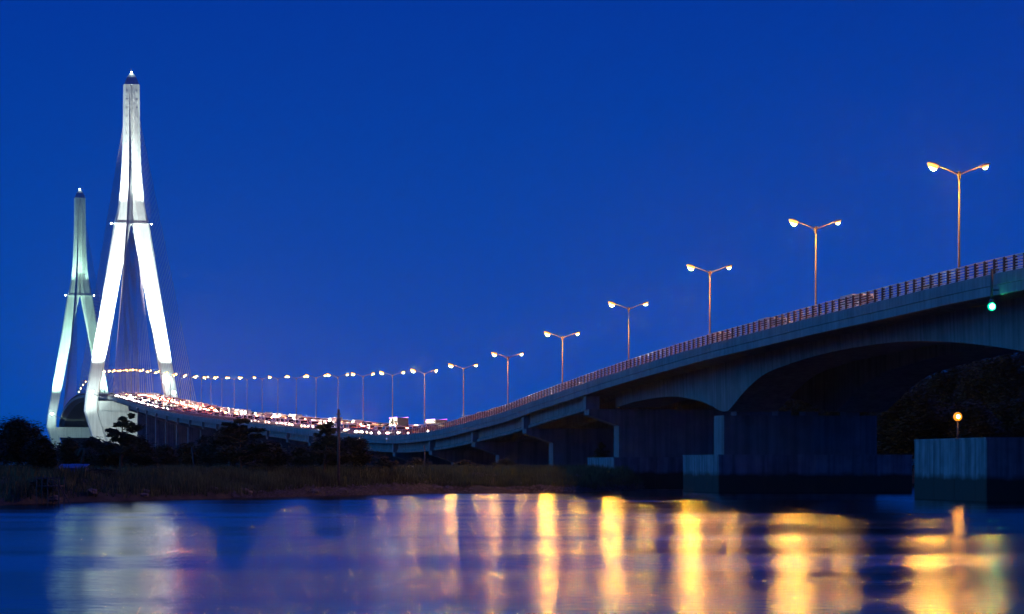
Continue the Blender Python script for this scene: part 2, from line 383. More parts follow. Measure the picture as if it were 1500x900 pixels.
places = ["above the green lamp at the right edge", "over the tall arch between the two river piers", "over the shallow arched span", "over the end of the shallow arch",
          "above the first plain viaduct span", "where the bright traffic band fades out"]
bulb_cache = {}
for i, y in enumerate([stn[0] - 48] + stn):
    L = lamp0 if i == 0 else copy_tree(lamp0)
    L.location = P(y, 0, .6); L.rotation_euler = (0, 0, heading(y))
    if i >= 6:                      # same lamps on the viaduct, bulbs dimmed to weaken their water reflections
        for hd_ in [c for c in L.children if c.name.startswith("lamp_head")]:
            for g_ in hd_.children:
                if g_.name.startswith("bulb_glass"):
                    key = 'sodium_mid' if i < 9 else 'sodium_low'; src_ = g_.data; nm_ = src_.name.split("|")[0]
                    if (nm_, key) not in bulb_cache:
                        d2 = src_.copy(); d2.materials[0] = M[key]; bulb_cache[(nm_, key)] = d2
                    g_.data = bulb_cache[(nm_, key)]
    if i == 0: lab = "twin-arm street lamp on the bridge just outside the right edge of the photo"
    elif i <= 6: lab = "twin-arm sodium street lamp on the bridge " + places[i - 1]
    elif i <= 20: lab = "twin-arm sodium street lamp, %s leftward from the right edge of the photo" % ordn[i - 1]
    else: lab = "tiny distant sodium street lamp in the merging row beside the floodlit towers"
    tag(L, lab, "street lamp", "twin-arm street lamps along the bridge median")

# ------------------------------------------------------------------ pylons
def spot(name, parent, loc, target, power, colr, size=70, blend=.8, rad=.6):
    ld = bpy.data.lights.new(name, 'SPOT'); ld.energy = power; ld.color = colr; ld.spot_size = R(size); ld.spot_blend = blend; ld.shadow_soft_size = rad
    o = bpy.data.objects.new(name, ld); col.objects.link(o); o.parent = parent; o.location = loc
    o.rotation_euler = (Vector(target) - Vector(loc)).to_track_quat('-Z', 'Y').to_euler(); return o
PROT = math.atan2(T1[0] - T2[0], T2[1] - T1[1])
def pylon(T, label, power, tintc, white):
    root = tag(empty("bridge_pylon", (T[0], T[1], 0), PROT), label, "bridge tower", "A-shaped cable towers of the bridge")
    Z = [(119, 8.2), (122, 7.5), (128, 6.3), (136, 5.3), (148, 4.5), (165, 4.0), (186, 3.8)]
    def sect(hw, hd, z, ch=.9):
        return [(-hw + ch, -hd, z), (-.55, -hd, z), (-.35, -hd + .5, z), (.35, -hd + .5, z), (.55, -hd, z), (hw - ch, -hd, z), (hw, -hd + ch, z), (hw, hd - ch, z), (hw - ch, hd, z), (-hw + ch, hd, z), (-hw, hd - ch, z), (-hw, -hd + ch, z)]
    rings = []
    for i in range(33):
        z = 119 + (186 - 119) * i / 32
        rings.append(sect(hermite(Z, z), 3.6 if z > 130 else 3.6 + (130 - z) * .05, z))
    MB().loft(rings).build("shaft", M['pylon'], root)
    for k in range(14):   # anchor box course lines
        z = 128 + k * 4.1
        hw = hermite(Z, z)
        for s in (-1, 1):
            MB().box(s * (hw * .62) - .28, s * (hw * .62) + .28, -3.72, -3.59, z, z + 1.3).build("anchor_box", M['pylon'], root)
    c = MB(); c.loft([[(a * 3.6, b * 3.4, 186.03) for a, b in ((-1, -1), (1, -1), (1, 1), (-1, 1))], [(a * 2.2, b * 2.1, 189.6) for a, b in ((-1, -1), (1, -1), (1, 1), (-1, 1))], [(a * .35, b * .35, 192.2) for a, b in ((-1, -1), (1, -1), (1, 1), (-1, 1))]])
    cone = c.build("peak_cap", M['pylon'], root)
    MB().tube([(0, 0, 192.1), (0, 0, 194.2)], [.12, .05], 6).build("lightning_rod", M['housing'], cone)
    bm = bmesh.new(); bmesh.ops.create_icosphere(bm, subdivisions=1, radius=.25, matrix=Matrix.Translation((0, -.9, 192.3))); me = bpy.data.meshes.new("beacon"); bm.to_mesh(me); bm.free(); me.materials.append(M['flood']); link("beacon", me, cone)
    for s in (-1, 1):
        K = [(2, 14.6, 8.6), (28.6, 22.7, 16.1), (36.5, 22.0, 15.9), (62.3, 17.6, 10.9), (95.3, 12.1, 4.9), (117.5, 8.6, .55), (118.98, 8.3, .35)]
        rg = []
        for z, o_, i_ in K:
            d = 4.6 if z < 30 else 4.2 - (z - 30) * .006; ch = .7
            a, b = i_, o_
            if b - a < 2: ch = .3
            rg.append([(s * x, yy, z) for x, yy in ((a + ch, -d), (b - ch, -d), (b, -d + ch), (b, d - ch), (b - ch, d), (a + ch, d), (a, d - ch), (a, -d + ch))])
        MB().loft(rg).build("leg", M['pylon'], root)
        # inspection ledge / collar at the junction with floodlight bracket
        MB().box(min(s * 8.0, s * 10.4), max(s * 8.0, s * 10.0), -.7, .7, 118.6, 118.75).build("bracket", M['housing'], root)
        fx_ = MB().box(s * 9.7 - .25, s * 9.7 + .25, -.6, -.1, 118.77, 119.25).build("floodlight", M['flood'], root)
    MB().box(-8.45, 8.45, -4.35, 4.35, 118.4, 119.1).build("collar", M['pylon'], root)
    m = MB(); m.loft([[(x, yy, z) for x, z in ((-16.0, 21), (16.0, 21), (16.1, 28.2), (-16.1, 28.2))] for yy in (-4.2, 4.2)]); m.build("crossbeam", M['pylon'], root)
    if T is T1: MB().box(-15.9, 15.9, -3.4, 3.4, 28.21, 33.2).build("bearing_wall", M['pylon'], root); MB().box(-15, 15, -3.0, 3.0, 2, 20.99, (1.04, 1)).build("base_wall", M['pylon'], root)
    m = MB().box(-22, 22, -9, 9, -1, 4); m.build("footing", M['cap'], root)
    # floodlights on deck level and on the ground
    pw = power
    for s in (-1, 1):
        f = MB().box(s * 19.4 - .7, s * 19.4 + .7, -13, -12, 36.8, 37.8).build("floodlight", M['flood'], root)
        MB().tube([(s * 14, -12.5, 34.5), (s * 19.4, -12.5, 36.6)], .2, 6).build("floodlight_arm", M['housing'], root)
        spot("leg_spot", f, (s * 20.5, -20, 40), (s * 12.5, -4, 92), pw * 1.0, tintc, 75)
        spot("leg_spot", f, (s * 24, -16, 20), (s * 19.5, -4, 48), pw * .012, tintc, 80)
        spot("shaft_spot", f, (s * 9.5, -12, 119), (s * 1.0, -3.6, 156), pw * .17, tintc, 55)
        spot("side_spot", f, (s * 24, -2, 119.5), (s * 4, 0, 150), pw * .06, tintc, 60)
        spot("base_spot", f, (s * 20, -40, 5), (s * 12, -4, 20), pw * .013 * (1.6 if s < 0 else .5), tintc, 70)
    # stay cables
    n = 18
    for s in (-1, 1):
        for side, span in ((-1, 172 if T is T1 else 270), (1, 270)):
            if T is T2 and side == 1: continue
            for k in range(n):
                fr = (k + 1) / n
                yd = T[1] + side * (18 + (span - 18) * fr)
                a = P(yd, s * 12.1, .2)
                zt = 132 + 50 * fr
                lx, ly = s * 1.2, side * 3.4
                cz, sn = math.cos(PROT), math.sin(PROT)
                b = Vector((T[0] + lx * cz - ly * sn, T[1] + lx * sn + ly * cz, zt))
                o = MB().tube([a, b], .11, 5).build("stay_cable", M['cable'], root)
                o.matrix_parent_inverse = (Matrix.Translation((T[0], T[1], 0)) @ Matrix.Rotation(PROT, 4, 'Z')).inverted()
    return root
pylon(T1, "nearer and taller-looking floodlit white cable tower, its right leg behind the bright deck", 1.6e6, (0.86, 1.0, 0.93), True)
pylon(T2, "farther greenish-lit cable tower rising behind the left end of the deck", 0.5e6, (0.55, 1.0, 0.78), False)

# ------------------------------------------------------------------ vehicles
def extr(m, prof, hw, hw2=None):
    m.loft([[(s, y, z) for y, z in prof] for s in (-hw, hw)])
def wheel(m, x, y, r=.33, w_=.22):
    m.loft([[(x + dx, y + r * math.cos(a), r + r * math.sin(a)) for a in [2 * math.pi * k / 10 for k in range(10)]] for dx in (-w_ / 2, w_ / 2)])
def make_car(colr, name="car", kind=0):
    root = empty(name)
    paint = mat("car_paint_%s" % name + str(kind), colr, 0.3, metal=.3, var=.03)
    m = MB()
    if kind == 0:      # saloon, nose toward -y
        extr(m, [(-2.2, .35), (-2.25, .6), (-2.1, .78), (-1.0, .93), (1.5, .96), (2.15, .92), (2.22, .6), (2.15, .32)], .86)
        m.cur = 1; m.loft([[(-.78, -1.05, .92), (.78, -1.05, .92), (.78, 1.75, .95), (-.78, 1.75, .95)], [(-.62, -.35, 1.42), (.62, -.35, 1.42), (.62, 1.15, 1.44), (-.62, 1.15, 1.44)]])
        m.cur = 0; m.box(-.61, .61, -.33, 1.13, 1.445, 1.48); hz, fy_, ry = .68, -2.26, 2.23; wx = .78; wy = 1.35; lx = .64
    elif kind == 1:    # van
        extr(m, [(-2.5, .4), (-2.55, .9), (-2.0, 1.15), (-1.4, 1.95), (-1.1, 2.1), (2.4, 2.12), (2.5, 1.9), (2.5, .4)], .95)
        m.cur = 1; m.loft([[(-.85, -2.0, 1.18), (.85, -2.0, 1.18), (.85, -2.03, 1.2), (-.85, -2.03, 1.2)], [(-.8, -1.42, 1.93), (.8, -1.42, 1.93), (.8, -1.46, 1.95), (-.8, -1.46, 1.95)]])
        m.box(-.97, -.955, -1.2, 2.2, 1.3, 1.85); m.box(.955, .97, -1.2, 2.2, 1.3, 1.85); m.cur = 0
        hz, fy_, ry = .8, -2.57, 2.52; wx = .85; wy = 1.6; lx = .72
    else:              # coach
        extr(m, [(-5.9, .4), (-6.0, 1.2), (-5.8, 3.0), (-5.5, 3.25), (5.8, 3.25), (6.0, 3.0), (6.0, .4)], 1.24)
        m.cur = 1; m.box(-1.1, 1.1, -6.02, -5.9, 1.4, 2.7); m.box(-1.265, -1.245, -5.4, 5.6, 1.6, 2.6); m.box(1.245, 1.265, -5.4, 5.6, 1.6, 2.6); m.cur = 0
        hz, fy_, ry = .8, -6.03, 6.01; wx = 1.1; wy = 3.6; lx = .95
    m.cur = 2
    for sx in (-1, 1):
        for sy in (-1, 1): wheel(m, sx * wx, sy * wy, .33 if kind < 2 else .5)
    m.build("body", [paint, M['glass'], M['tyre']], root)
    for sx in (-1, 1):
        MB().box(sx * lx - .18, sx * lx + .18, fy_ - .03, fy_ + .03, hz - .11, hz + .11, ).lit(2).build("headlight", [M['housing'], M['head']], root)
        MB().box(sx * lx - .15, sx * lx + .15, ry - .02, ry + .03, hz + .02, hz + .2).lit(4).build("tail_light", [M['housing'], M['tail']], root)
    if kind == 2:
        for sx in (-1, 1): MB().box(sx * 1.27 - .03, sx * 1.27 + .03, -5.7, 5.7, 3.2, 3.42).build("light_strip", M['purple'], root)
    return root
protos = [make_car((.7, .7, .7), "car", 0), make_car((.35, .03, .03), "car", 0), make_car((.05, .06, .09), "car", 0), make_car((.5, .5, .52), "van", 1)]
names = ["white", "red", "dark blue", "silver"]
usedp = set()
coach_y = [solve_px(xp, -1.0) for xp in (655, 600, 548)]
M['head_dim'] = mat("dimmed_headlight_glass", (0.9, 0.9, 0.9), 0.2, emit=(1.0, 0.84, 0.60), estr=120)  # dimmed copy, keeps the backs of cars ahead from lighting up white
dim_mesh = {}
def put(pi, y, u, facing, spd):
    src = protos[pi]
    c = src if pi not in usedp else copy_tree(src); usedp.add(pi)
    c.location = P(y, u, .01); hd = heading(y); c.rotation_euler = (-math.atan((DZ(y - 3) - DZ(y + 3)) / 6) if facing < 0 else math.atan((DZ(y - 3) - DZ(y + 3)) / 6), 0, hd + (0 if facing < 0 else math.pi))
    return c
for u, facing in ((-9.2, -1), (-5.2, -1), (9.2, 1), (5.2, 1)):
    y = 215 + random.uniform(0, 20)
    while y < (1345 if facing < 0 else 1500):
        if y < 385: gap = random.uniform(11, 22)
        elif y < 1100: gap = random.uniform(5.7, 6.6) if facing < 0 else random.uniform(12, 18)
        else: gap = random.uniform(13, 19)
        if facing > 0 and u < 6 and any(abs(y - q) < 22 for q in coach_y): y += 5; continue
        pi = random.choice((0, 0, 1, 2, 3, 3, 3))
        c = put(pi, y, u + random.uniform(-.3, .3), facing, 0)
        where = "coming with headlights on" if facing < 0 else "driving away, red tail lights"
        dist = "on the near spans" if y < 440 else ("at the low middle of the deck" if y < 1000 else "near the towers")
        if facing > 0:
            for ch in c.children:
                if ch.name.startswith("headlight"):
                    if ch.data.name not in dim_mesh:
                        d2 = ch.data.copy(); d2.materials[1] = M['head_dim']; dim_mesh[ch.data.name] = d2; dim_mesh[d2.name] = d2
                    ch.data = dim_mesh[ch.data.name]
        tag(c, "%s %s %s %s" % (names[pi], "van" if pi == 3 else "car", where, dist), "van" if pi == 3 else "car",
            "traffic coming over the bridge" if facing < 0 else "traffic driving away over the bridge")
        y += gap
bus = make_car((.06, .06, .09), "coach", 2)
for i, xp in enumerate((655, 600, 548)):
    b = bus if i == 0 else copy_tree(bus)
    y = solve_px(xp, -1.0) ; b.location = P(y, 4.6, .01); b.rotation_euler = (0, 0, heading(y) + math.pi)
    tag(b, ["coach with a purple roof strip light, rightmost of the three", "coach with a purple roof strip light, middle of the three", "coach with a purple roof strip light, leftmost of the three"][i], "coach", "coaches with purple roof lights")

# ------------------------------------------------------------------ navigation lamps
gy = solve_px(1462, -12.8)
gp = P(gy, -13.25, 0)
gr = tag(empty("navigation_lamp", gp), "green navigation lamp hanging on a bracket below the bridge edge", "navigation lamp")
zb = px(1462, 449, gp.y).z - gp.z
MB().tube([(0, 0, .55), (0, 0, zb + .45)], .09, 8).build("pole", M['pole'], gr, True)
MB().tube([(0, 0, .5), (.5, .05, .5)], .06, 6).build("bracket", M['pole'], gr)
MB().tube([(0, 0, -.9), (.5, .05, -.9)], .06, 6).build("bracket", M['pole'], gr)
MB().tube([(0, 0, zb + .26), (0, 0, zb + .5)], [.24, .12], 10).build("hood", M['housing'], gr, True)
def ball(name, r, c, mt, par, cut=1.0):
    mm = MB(); mm.tube([(c[0], c[1], c[2] + r * math.sin(g)) for g in [R(-80 + 20 * k) for k in range(9)]], [r * math.cos(R(-80 + 20 * k)) * cut for k in range(9)], 12); return mm.build(name, mt, par, True)
ball("halo_shell", .3, (0, .05, zb - .02), M['greenglow'], gr)  # added glowing ball, stands in for the green halo
ball("bulb_glass", .19, (0, -.17, zb - .02), M['green'], gr)
ap = px(1403, 642, 222)
am = tag(empty("navigation_lamp", (ap.x, ap.y, 4.95)), "amber lamp on a short post on top of the concrete fender block", "navigation lamp")
MB().tube([(0, 0, 0), (0, 0, 1.55)], [.1, .08], 8).build("post", M['pole'], am, True)
MB().box(-.2, .2, -.2, .2, 0, .08).build("base_plate", M['housing'], am)
ball("halo_shell", .36, (0, .05, 1.8), M['amberglow'], am)  # added glowing ball, stands in for the amber halo
ball("bulb_glass", .15, (0, -.24, 1.8), M['orange'], am)
MB().tube([(0, 0, 2.14), (0, 0, 2.24)], [.2, .05], 10).build("hood", M['housing'], am, True)
# small lights and a mast beside the towers
my = solve_px(236, 14)
ms = tag(empty("service_mast", P(my, 14.4, 0)), "short white-lit mast beside the right leg of the nearer tower", "lamp mast")
MB().tube([(0, 0, 0), (0, 0, 8)], .16, 6).build("pole", M['pole'], ms)
MB().tube([(0, 0, -.5), (-2.1, 0, -.5)], .16, 6).build("bracket", M['pole'], ms)
MB().box(-.7, .7, -.5, .2, 8, 9).build("lamp", M['flood'], ms)

# ------------------------------------------------------------------ ground, water
shore = [(-4000, 60), (-600, 90), (-150, 150), (-60, 180), (-36, 193), (-33.6, 207), (-25.5, 227), (-15.75, 252), (-6.9, 276), (6.9, 281), (12.5, 300), (16, 330), (24, 362), (60, 410), (110, 455), (300, 500), (4000, 700)]
def resample(pl, near=.8):
    out = []
    for a, b in zip(pl[:-1], pl[1:]):
        L = math.dist(a, b); st = near if (-70 < a[0] < 120 and -70 < b[0] < 120) else (4 if abs(a[0]) < 301 and abs(b[0]) < 301 else 120)
        n = max(1, int(L / st))
        for i in range(n): out.append((a[0] + (b[0] - a[0]) * i / n, a[1] + (b[1] - a[1]) * i / n))
    out.append(pl[-1]); return out
sh = resample(shore)
offs = [-6, -1.5, 0, .8, 1.8, 3, 4.5, 6.5, 9, 12, 16, 21, 28, 36, 46, 60, 80, 110, 160, 260, 500, 1000, 2000, 3300]
def ghz(d, x, y):
    base = -1.5 if d <= -6 else (-.25 if d < 0 else min(1.9, -.05 + 0.5 * (1 - math.exp(-d / 1.5)) + d * .09))
    return base + (0 if d < -2 else noise.noise(Vector((x * .35, y * .35, 0))) * (.28 if d < 60 else .2) + noise.noise(Vector((x * 1.4, y * 1.4, 3))) * .1)
gv = []; gf = []
for (x, y) in sh:
    jx = noise.noise(Vector((x * .25, y * .1, 9))) * 1.6 + noise.noise(Vector((x * .8, y * .3, 2))) * .7
    for d in offs:
        gx = x - .12 * d if d < 600 else x * (1 + (d - 600) / 4000) - 72
        gy_ = y + d + (jx if -2 < d < 20 else 0)
        gv.append((gx, gy_, ghz(d, x - .1 * d, y + d)))
W_ = len(offs)
for i in range(len(sh) - 1):
    for j in range(W_ - 1): gf.append((i * W_ + j, (i + 1) * W_ + j, (i + 1) * W_ + j + 1, i * W_ + j + 1))
g = MB().add(gv, gf).build("ground", M['soil'], None, True); g["kind"] = "structure"
def gz(x, y):
    ys = np.interp(x, [p[0] for p in shore], [p[1] for p in shore]); d = y - ys
    return ghz(d, x, y) if d > -6 else -1.5

# water
wm = bpy.data.materials.new("river_water"); wm.use_nodes = True
n = wm.node_tree.nodes; l = wm.node_tree.links; n.remove(n["Principled BSDF"]); wout = n["Material Output"]
gl = n.new("ShaderNodeBsdfGlossy"); gl.distribution = 'BECKMANN'; df = n.new("ShaderNodeBsdfDiffuse"); df.inputs["Color"].default_value = (0.003, 0.010, 0.018, 1)
fr = n.new("ShaderNodeFresnel"); fr.inputs["IOR"].default_value = 1.33; mxs = n.new("ShaderNodeMixShader")
l.new(fr.outputs[0], mxs.inputs[0]); l.new(df.outputs[0], mxs.inputs[1]); l.new(gl.outputs[0], mxs.inputs[2]); l.new(mxs.outputs[0], wout.inputs["Surface"])
geo = n.new("ShaderNodeNewGeometry")
mp = n.new("ShaderNodeMapping"); mp.inputs["Scale"].default_value = (.035, .16, 1); l.new(geo.outputs["Position"], mp.inputs["Vector"])
t1 = n.new("ShaderNodeTexNoise"); t1.inputs["Scale"].default_value = 1.0; t1.inputs["Detail"].default_value = 3; l.new(mp.outputs[0], t1.inputs["Vector"])
mp2 = n.new("ShaderNodeMapping"); mp2.inputs["Scale"].default_value = (1.1, 1.6, 1); l.new(geo.outputs["Position"], mp2.inputs["Vector"])
t2 = n.new("ShaderNodeTexNoise"); t2.inputs["Scale"].default_value = 1.0; t2.inputs["Detail"].default_value = 4; l.new(mp2.outputs[0], t2.inputs["Vector"])
bp = n.new("ShaderNodeBump"); bp.inputs["Strength"].default_value = 1.0; bp.inputs["Distance"].default_value = 0.07; l.new(t1.outputs["Fac"], bp.inputs["Height"])
mp3 = n.new("ShaderNodeMapping"); mp3.inputs["Scale"].default_value = (.004, .042, 1); mp3.inputs["Rotation"].default_value = (0, 0, R(4)); l.new(geo.outputs["Position"], mp3.inputs["Vector"])
t3 = n.new("ShaderNodeTexNoise"); t3.inputs["Scale"].default_value = 1.0; t3.inputs["Detail"].default_value = 1; l.new(mp3.outputs[0], t3.inputs["Vector"])
bp3 = n.new("ShaderNodeBump"); bp3.inputs["Strength"].default_value = 1.0; bp3.inputs["Distance"].default_value = 1.3; l.new(t3.outputs["Fac"], bp3.inputs["Height"]); l.new(bp3.outputs[0], bp.inputs["Normal"])
bp2 = n.new("ShaderNodeBump"); bp2.inputs["Strength"].default_value = 1.0; bp2.inputs["Distance"].default_value = 0.035; l.new(t2.outputs["Fac"], bp2.inputs["Height"]); l.new(bp.outputs[0], bp2.inputs["Normal"])
l.new(bp2.outputs[0], gl.inputs["Normal"])
rr = n.new("ShaderNodeMapRange"); rr.inputs[1].default_value = .35; rr.inputs[2].default_value = .65; rr.inputs[3].default_value = .17; rr.inputs[4].default_value = .23
l.new(t1.outputs["Fac"], rr.inputs[0]); l.new(rr.outputs[0], gl.inputs["Roughness"])
wo = MB().add([(-4000, -300, 0), (4000, -300, 0), (4000, 2000, 0), (-4000, 2000, 0)], [(0, 1, 2, 3)]).build("water", wm); wo["kind"] = "structure"

# ------------------------------------------------------------------ vegetation
def leaf_add(m, p, s):
    a = random.uniform(0, 6.283); e = random.uniform(-.6, .9)
    u = Vector((math.cos(a), math.sin(a), e * .5)).normalized(); v = Vector((-math.sin(a), math.cos(a), random.uniform(-.7, .7))).normalized()
    k = len(m.v); m.v.extend([tuple(p - u * s), tuple(p + v * s * .45), tuple(p + u * s), tuple(p - v * s * .45)]); m.f.append((k, k + 1, k + 2, k + 3)); m.mi.append(0)
def crown(m, c, r, nclump, nleaf, ls, fl=.7):
    for _ in range(nclump):
        d = Vector((random.gauss(0, 1), random.gauss(0, 1), random.gauss(0, 1))).normalized() * (random.random() ** .45)
        q = Vector(c) + Vector((d.x * r[0], d.y * r[1], d.z * r[2])); cr = random.uniform(.12, .3) * min(r[0], 2.5)
        for _ in range(nleaf):
            leaf_add(m, q + Vector((random.gauss(0, cr), random.gauss(0, cr), random.gauss(0, cr * fl))), ls * random.uniform(.6, 1.3))
def tree(x, D, top, wpx, label, kind="round", seed=0, group=None, leafm='leaf', dens=1.0, ls=.16):
    """x,top: photo pixel of the crown top; wpx: crown width in photo pixels at distance D"""
    random.seed(100 + seed)
    X = (x - HX) * D / F; g_ = gz(X, D); Ht = H + (HY - top) * D / F - g_; wd = wpx * D / F
    root = tag(empty(kind if kind in ("palm_tree",) else ("bush" if kind == "bush" else "tree"), (X, D, g_)), label, "bush" if kind == "bush" else ("palm tree" if kind == "palm_tree" else "tree"), group)
    if kind == "palm_tree":
        lean = random.uniform(-.4, .4)
        MB().tube([(0, 0, -.3), (lean * .3, 0, Ht * .4), (lean, 0, Ht * .8)], [.16, .12, .1], 7).build("trunk", M['bark'], root, True)
        m = MB()
        for k in range(15):
            a = k * 2.4; up = random.uniform(.1, .9); L = wd * .5 * random.uniform(.8, 1.1)
            prev = Vector((lean, 0, Ht * .8))
            for i in range(9):
                t = (i + 1) / 9; q = Vector((lean + math.cos(a) * L * t, math.sin(a) * L * t, Ht * .8 + up * L * .8 * t - L * .9 * t * t * 1.1))
                d = (q - prev).normalized(); sdv = d.cross(Vector((0, 0, 1))).normalized()
                for s in (-1, 1):
                    ll = L * .3 * (1 - t * .6)
                    tip = q + sdv * s * ll + d * ll * .5 - Vector((0, 0, ll * .35))
                    m.add([prev, q, tip], [(0, 1, 2)])
                prev = q
        m.build("crown", M[leafm], root); return root
    tk = MB(); th = Ht * (.45 if kind != "bush" else .2)
    r0 = max(.06, Ht * .028)
    bend = random.uniform(-.06, .06) * Ht
    tk.tube([(0, 0, -.3), (bend * .4, 0, th * .5), (bend, 0, th), (bend * 1.3, .1, Ht * .82)], [r0, r0 * .8, r0 * .6, r0 * .2], 7)
    blobs = []
    if kind == "tiered":
        for k in range(26):
            q = random.random(); z = Ht * (.3 + .66 * q); rw = wd * .5 * (1 - .7 * q ** 1.4)
            a = random.uniform(0, 6.283); L = rw * random.uniform(.15, .95)
            c = Vector((bend + math.cos(a) * L, math.sin(a) * L, z + L * random.uniform(-.05, .22)))
            tk.tube([(bend * 1.1, 0, z - L * .3), c], [r0 * .3, r0 * .07], 5)
            rr_ = rw * random.uniform(.14, .34) + .12
            blobs.append((c, (rr_, rr_, Ht * random.uniform(.018, .045))))
            for _ in range(2):
                a2 = a + random.uniform(-.5, .5); c2 = c + Vector((math.cos(a2), math.sin(a2), random.uniform(.1, .5))) * rr_ * 1.2
                tk.tube([c, c2], [r0 * .07, r0 * .03], 4)
    else:
        nb = 9 if kind == "round" else 5
        for j in range(nb):
            a = 6.283 * j / nb * 1.618 * 2; q = (j + .5) / nb
            z = Ht * ((.35 if kind == "round" else .2) + .5 * q); L = wd * .5 * .62 * math.sin(math.pi * (.25 + .7 * q)) * random.uniform(.7, 1.05)
            c = (bend + math.cos(a) * L, math.sin(a) * L, z)
            tk.tube([(bend * .8, 0, z * .6), c], [r0 * .45, r0 * .1], 5)
            blobs.append((c, (wd * random.uniform(.17, .26), wd * .24, Ht * random.uniform(.12, .19))))
        blobs.append(((bend, 0, Ht * .84), (wd * .16, wd * .16, Ht * .12)))
        if kind == "bush" or kind == "round": blobs.append(((0, 0, Ht * .3), (wd * .36, wd * .36, Ht * .24)))
    tk.build("trunk", M['bark'], root, True)
    m = MB()
    tot = dens * (170 if kind != "bush" else 90)
    for c, r in blobs: crown(m, c, r, int(tot / len(blobs) * 1.6) + 2, 26, ls, .5 if kind == "tiered" else .8)
    m.build("crown", M[leafm], root)
    return root
TR = [
 (28, 222, 612, 110, "big dark round tree at the far left edge above the water", "round", 'leaf', 1.9),
 (-35, 215, 618, 90, "dark round tree just outside the left edge", "round", 'leaf', 1.2),
 (62, 214, 640, 56, "lower rounded tree leaning out from the left dark tree", "round", 'leaf', 1.1),
 (98, 262, 642, 46, "spiky topped tree below the farther tower's left leg", "round", 'leaf2', 1.0),
 (118, 240, 648, 38, "small palm in front of the green lit crossbeam", "palm_tree", 'leaf', 1.0),
 (135, 255, 640, 44, "pointed dark tree below the nearer tower's base", "round", 'leaf', 1.1),
 (176, 238, 601, 76, "tall tiered tree silhouetted against the nearer tower's base", "tiered", 'leaf2', 1.5),
 (160, 250, 645, 60, "broad dark tree beneath the tiered tree on its left", "round", 'leaf', 1.1),
 (205, 252, 640, 62, "broad dark tree beneath the tiered tree on its right", "round", 'leaf', 1.2),
 (240, 275, 652, 56, "low tree left of the thin leaning pole", "round", 'leaf', 1.0),
 (272, 285, 650, 50, "low tree around the thin leaning pole", "round", 'leaf2', 1.0),
 (306, 262, 636, 56, "round tree on the left flank of the tree with the flat top", "round", 'leaf', 1.2),
 (352, 250, 611, 104, "broad tree with flat tiered top against the bright deck", "tiered", 'leaf2', 2.0),
 (345, 256, 630, 96, "dense round tree just behind the flat tiered one", "round", 'leaf', 1.8),
 (398, 262, 648, 62, "round tree right of the flat topped one above the pale shed", "round", 'leaf', 1.2),
 (474, 262, 619, 66, "tree with a small raised tuft against the bright deck", "tiered", 'leaf2', 1.3),
 (480, 268, 636, 72, "dense round tree left of the utility pole", "round", 'leaf', 1.4),
 (520, 272, 638, 62, "round dark tree right of the utility pole", "round", 'leaf', 1.3),
 (440, 285, 655, 50, "low dark tree between the two tall crowns", "round", 'leaf', 1.0),
]
for i, (x, D, top, wp, lab, kd, lf, dn) in enumerate(TR):
    tree(x, D, top, wp, lab, kd, i, "trees on the left bank", lf, dn)
RT = [(1330, 420, 592, 90, "round tree at the left end of the dark wood behind the river pier"), (1395, 470, 555, 130, "tall dark tree behind the amber lamp"), (1465, 450, 532, 140, "tallest dark tree at the right, crown near the arch"),
      (1545, 480, 540, 150, "dark tree just outside the right edge"), (1360, 520, 570, 110, "dark tree behind and left of the amber lamp"), (1430, 540, 540, 120, "dark tree between the two tallest on the right"), (1300, 440, 625, 60, "low tree behind the river pier's right side"), (1190, 520, 590, 110, "dark tree seen low under the tall arch above the river pier"), (1265, 500, 580, 120, "dark tree seen under the tall arch left of the wood"), (1320, 560, 552, 130, "tall dark tree under the crown of the tall arch"), (1225, 560, 575, 130, "dark tree under the tall arch behind the others"), (1410, 600, 535, 150, "tall dark tree at the back of the right wood"), (1500, 560, 515, 150, "tallest tree at the back by the right edge"), (1135, 560, 600, 100, "dark tree low beside the haunch of the bridge"), (1420, 420, 610, 110, "low bushy tree right behind the fender block"), (1500, 430, 600, 120, "low bushy tree at the right edge behind the fender block"), (1640, 480, 560, 150, "dark tree outside the right edge of the photo")]
RT = [(x, D, top - 22, wp + 30, lab) for x, D, top, wp, lab in RT]
for i, (x, D, top, wp, lab) in enumerate(RT):
    tree(x, D, top, wp, lab, "round", 40 + i, "trees on the right bank", 'leaf', 4.0, .36)
BU = [(372, 268, 681, 44, "low bush in front of the pale shed's left half"), (405, 266, 684, 40, "low bush in front of the pale shed's right half"), (450, 270, 684, 40, "low bush in front of the small blue shelter"), (882, 372, 646, 34, "bush lit amber between two piers"), (60, 203, 700, 60, "low bush at the left water's edge"), (150, 228, 690, 60, "low bush below the tiered tree"), (230, 240, 686, 60, "low bush left of the leaning pole"), (560, 285, 668, 50, "bush right of the round trees"), (610, 320, 672, 60, "bush under the low middle of the deck"), (680, 330, 676, 60, "bush under the deck right of the grass"), (440, 262, 686, 40, "small bush beside the blue tarpaulin"), (320, 246, 690, 70, "low bush below the flat topped tree"), (740, 345, 674, 60, "bush in front of the dark viaduct piers")]
for i, (x, D, top, wp, lab) in enumerate(BU):
    tree(x, D, top, wp, lab, "bush", 70 + i, "bushes on the bank", 'leaf2', 1.0, .13)
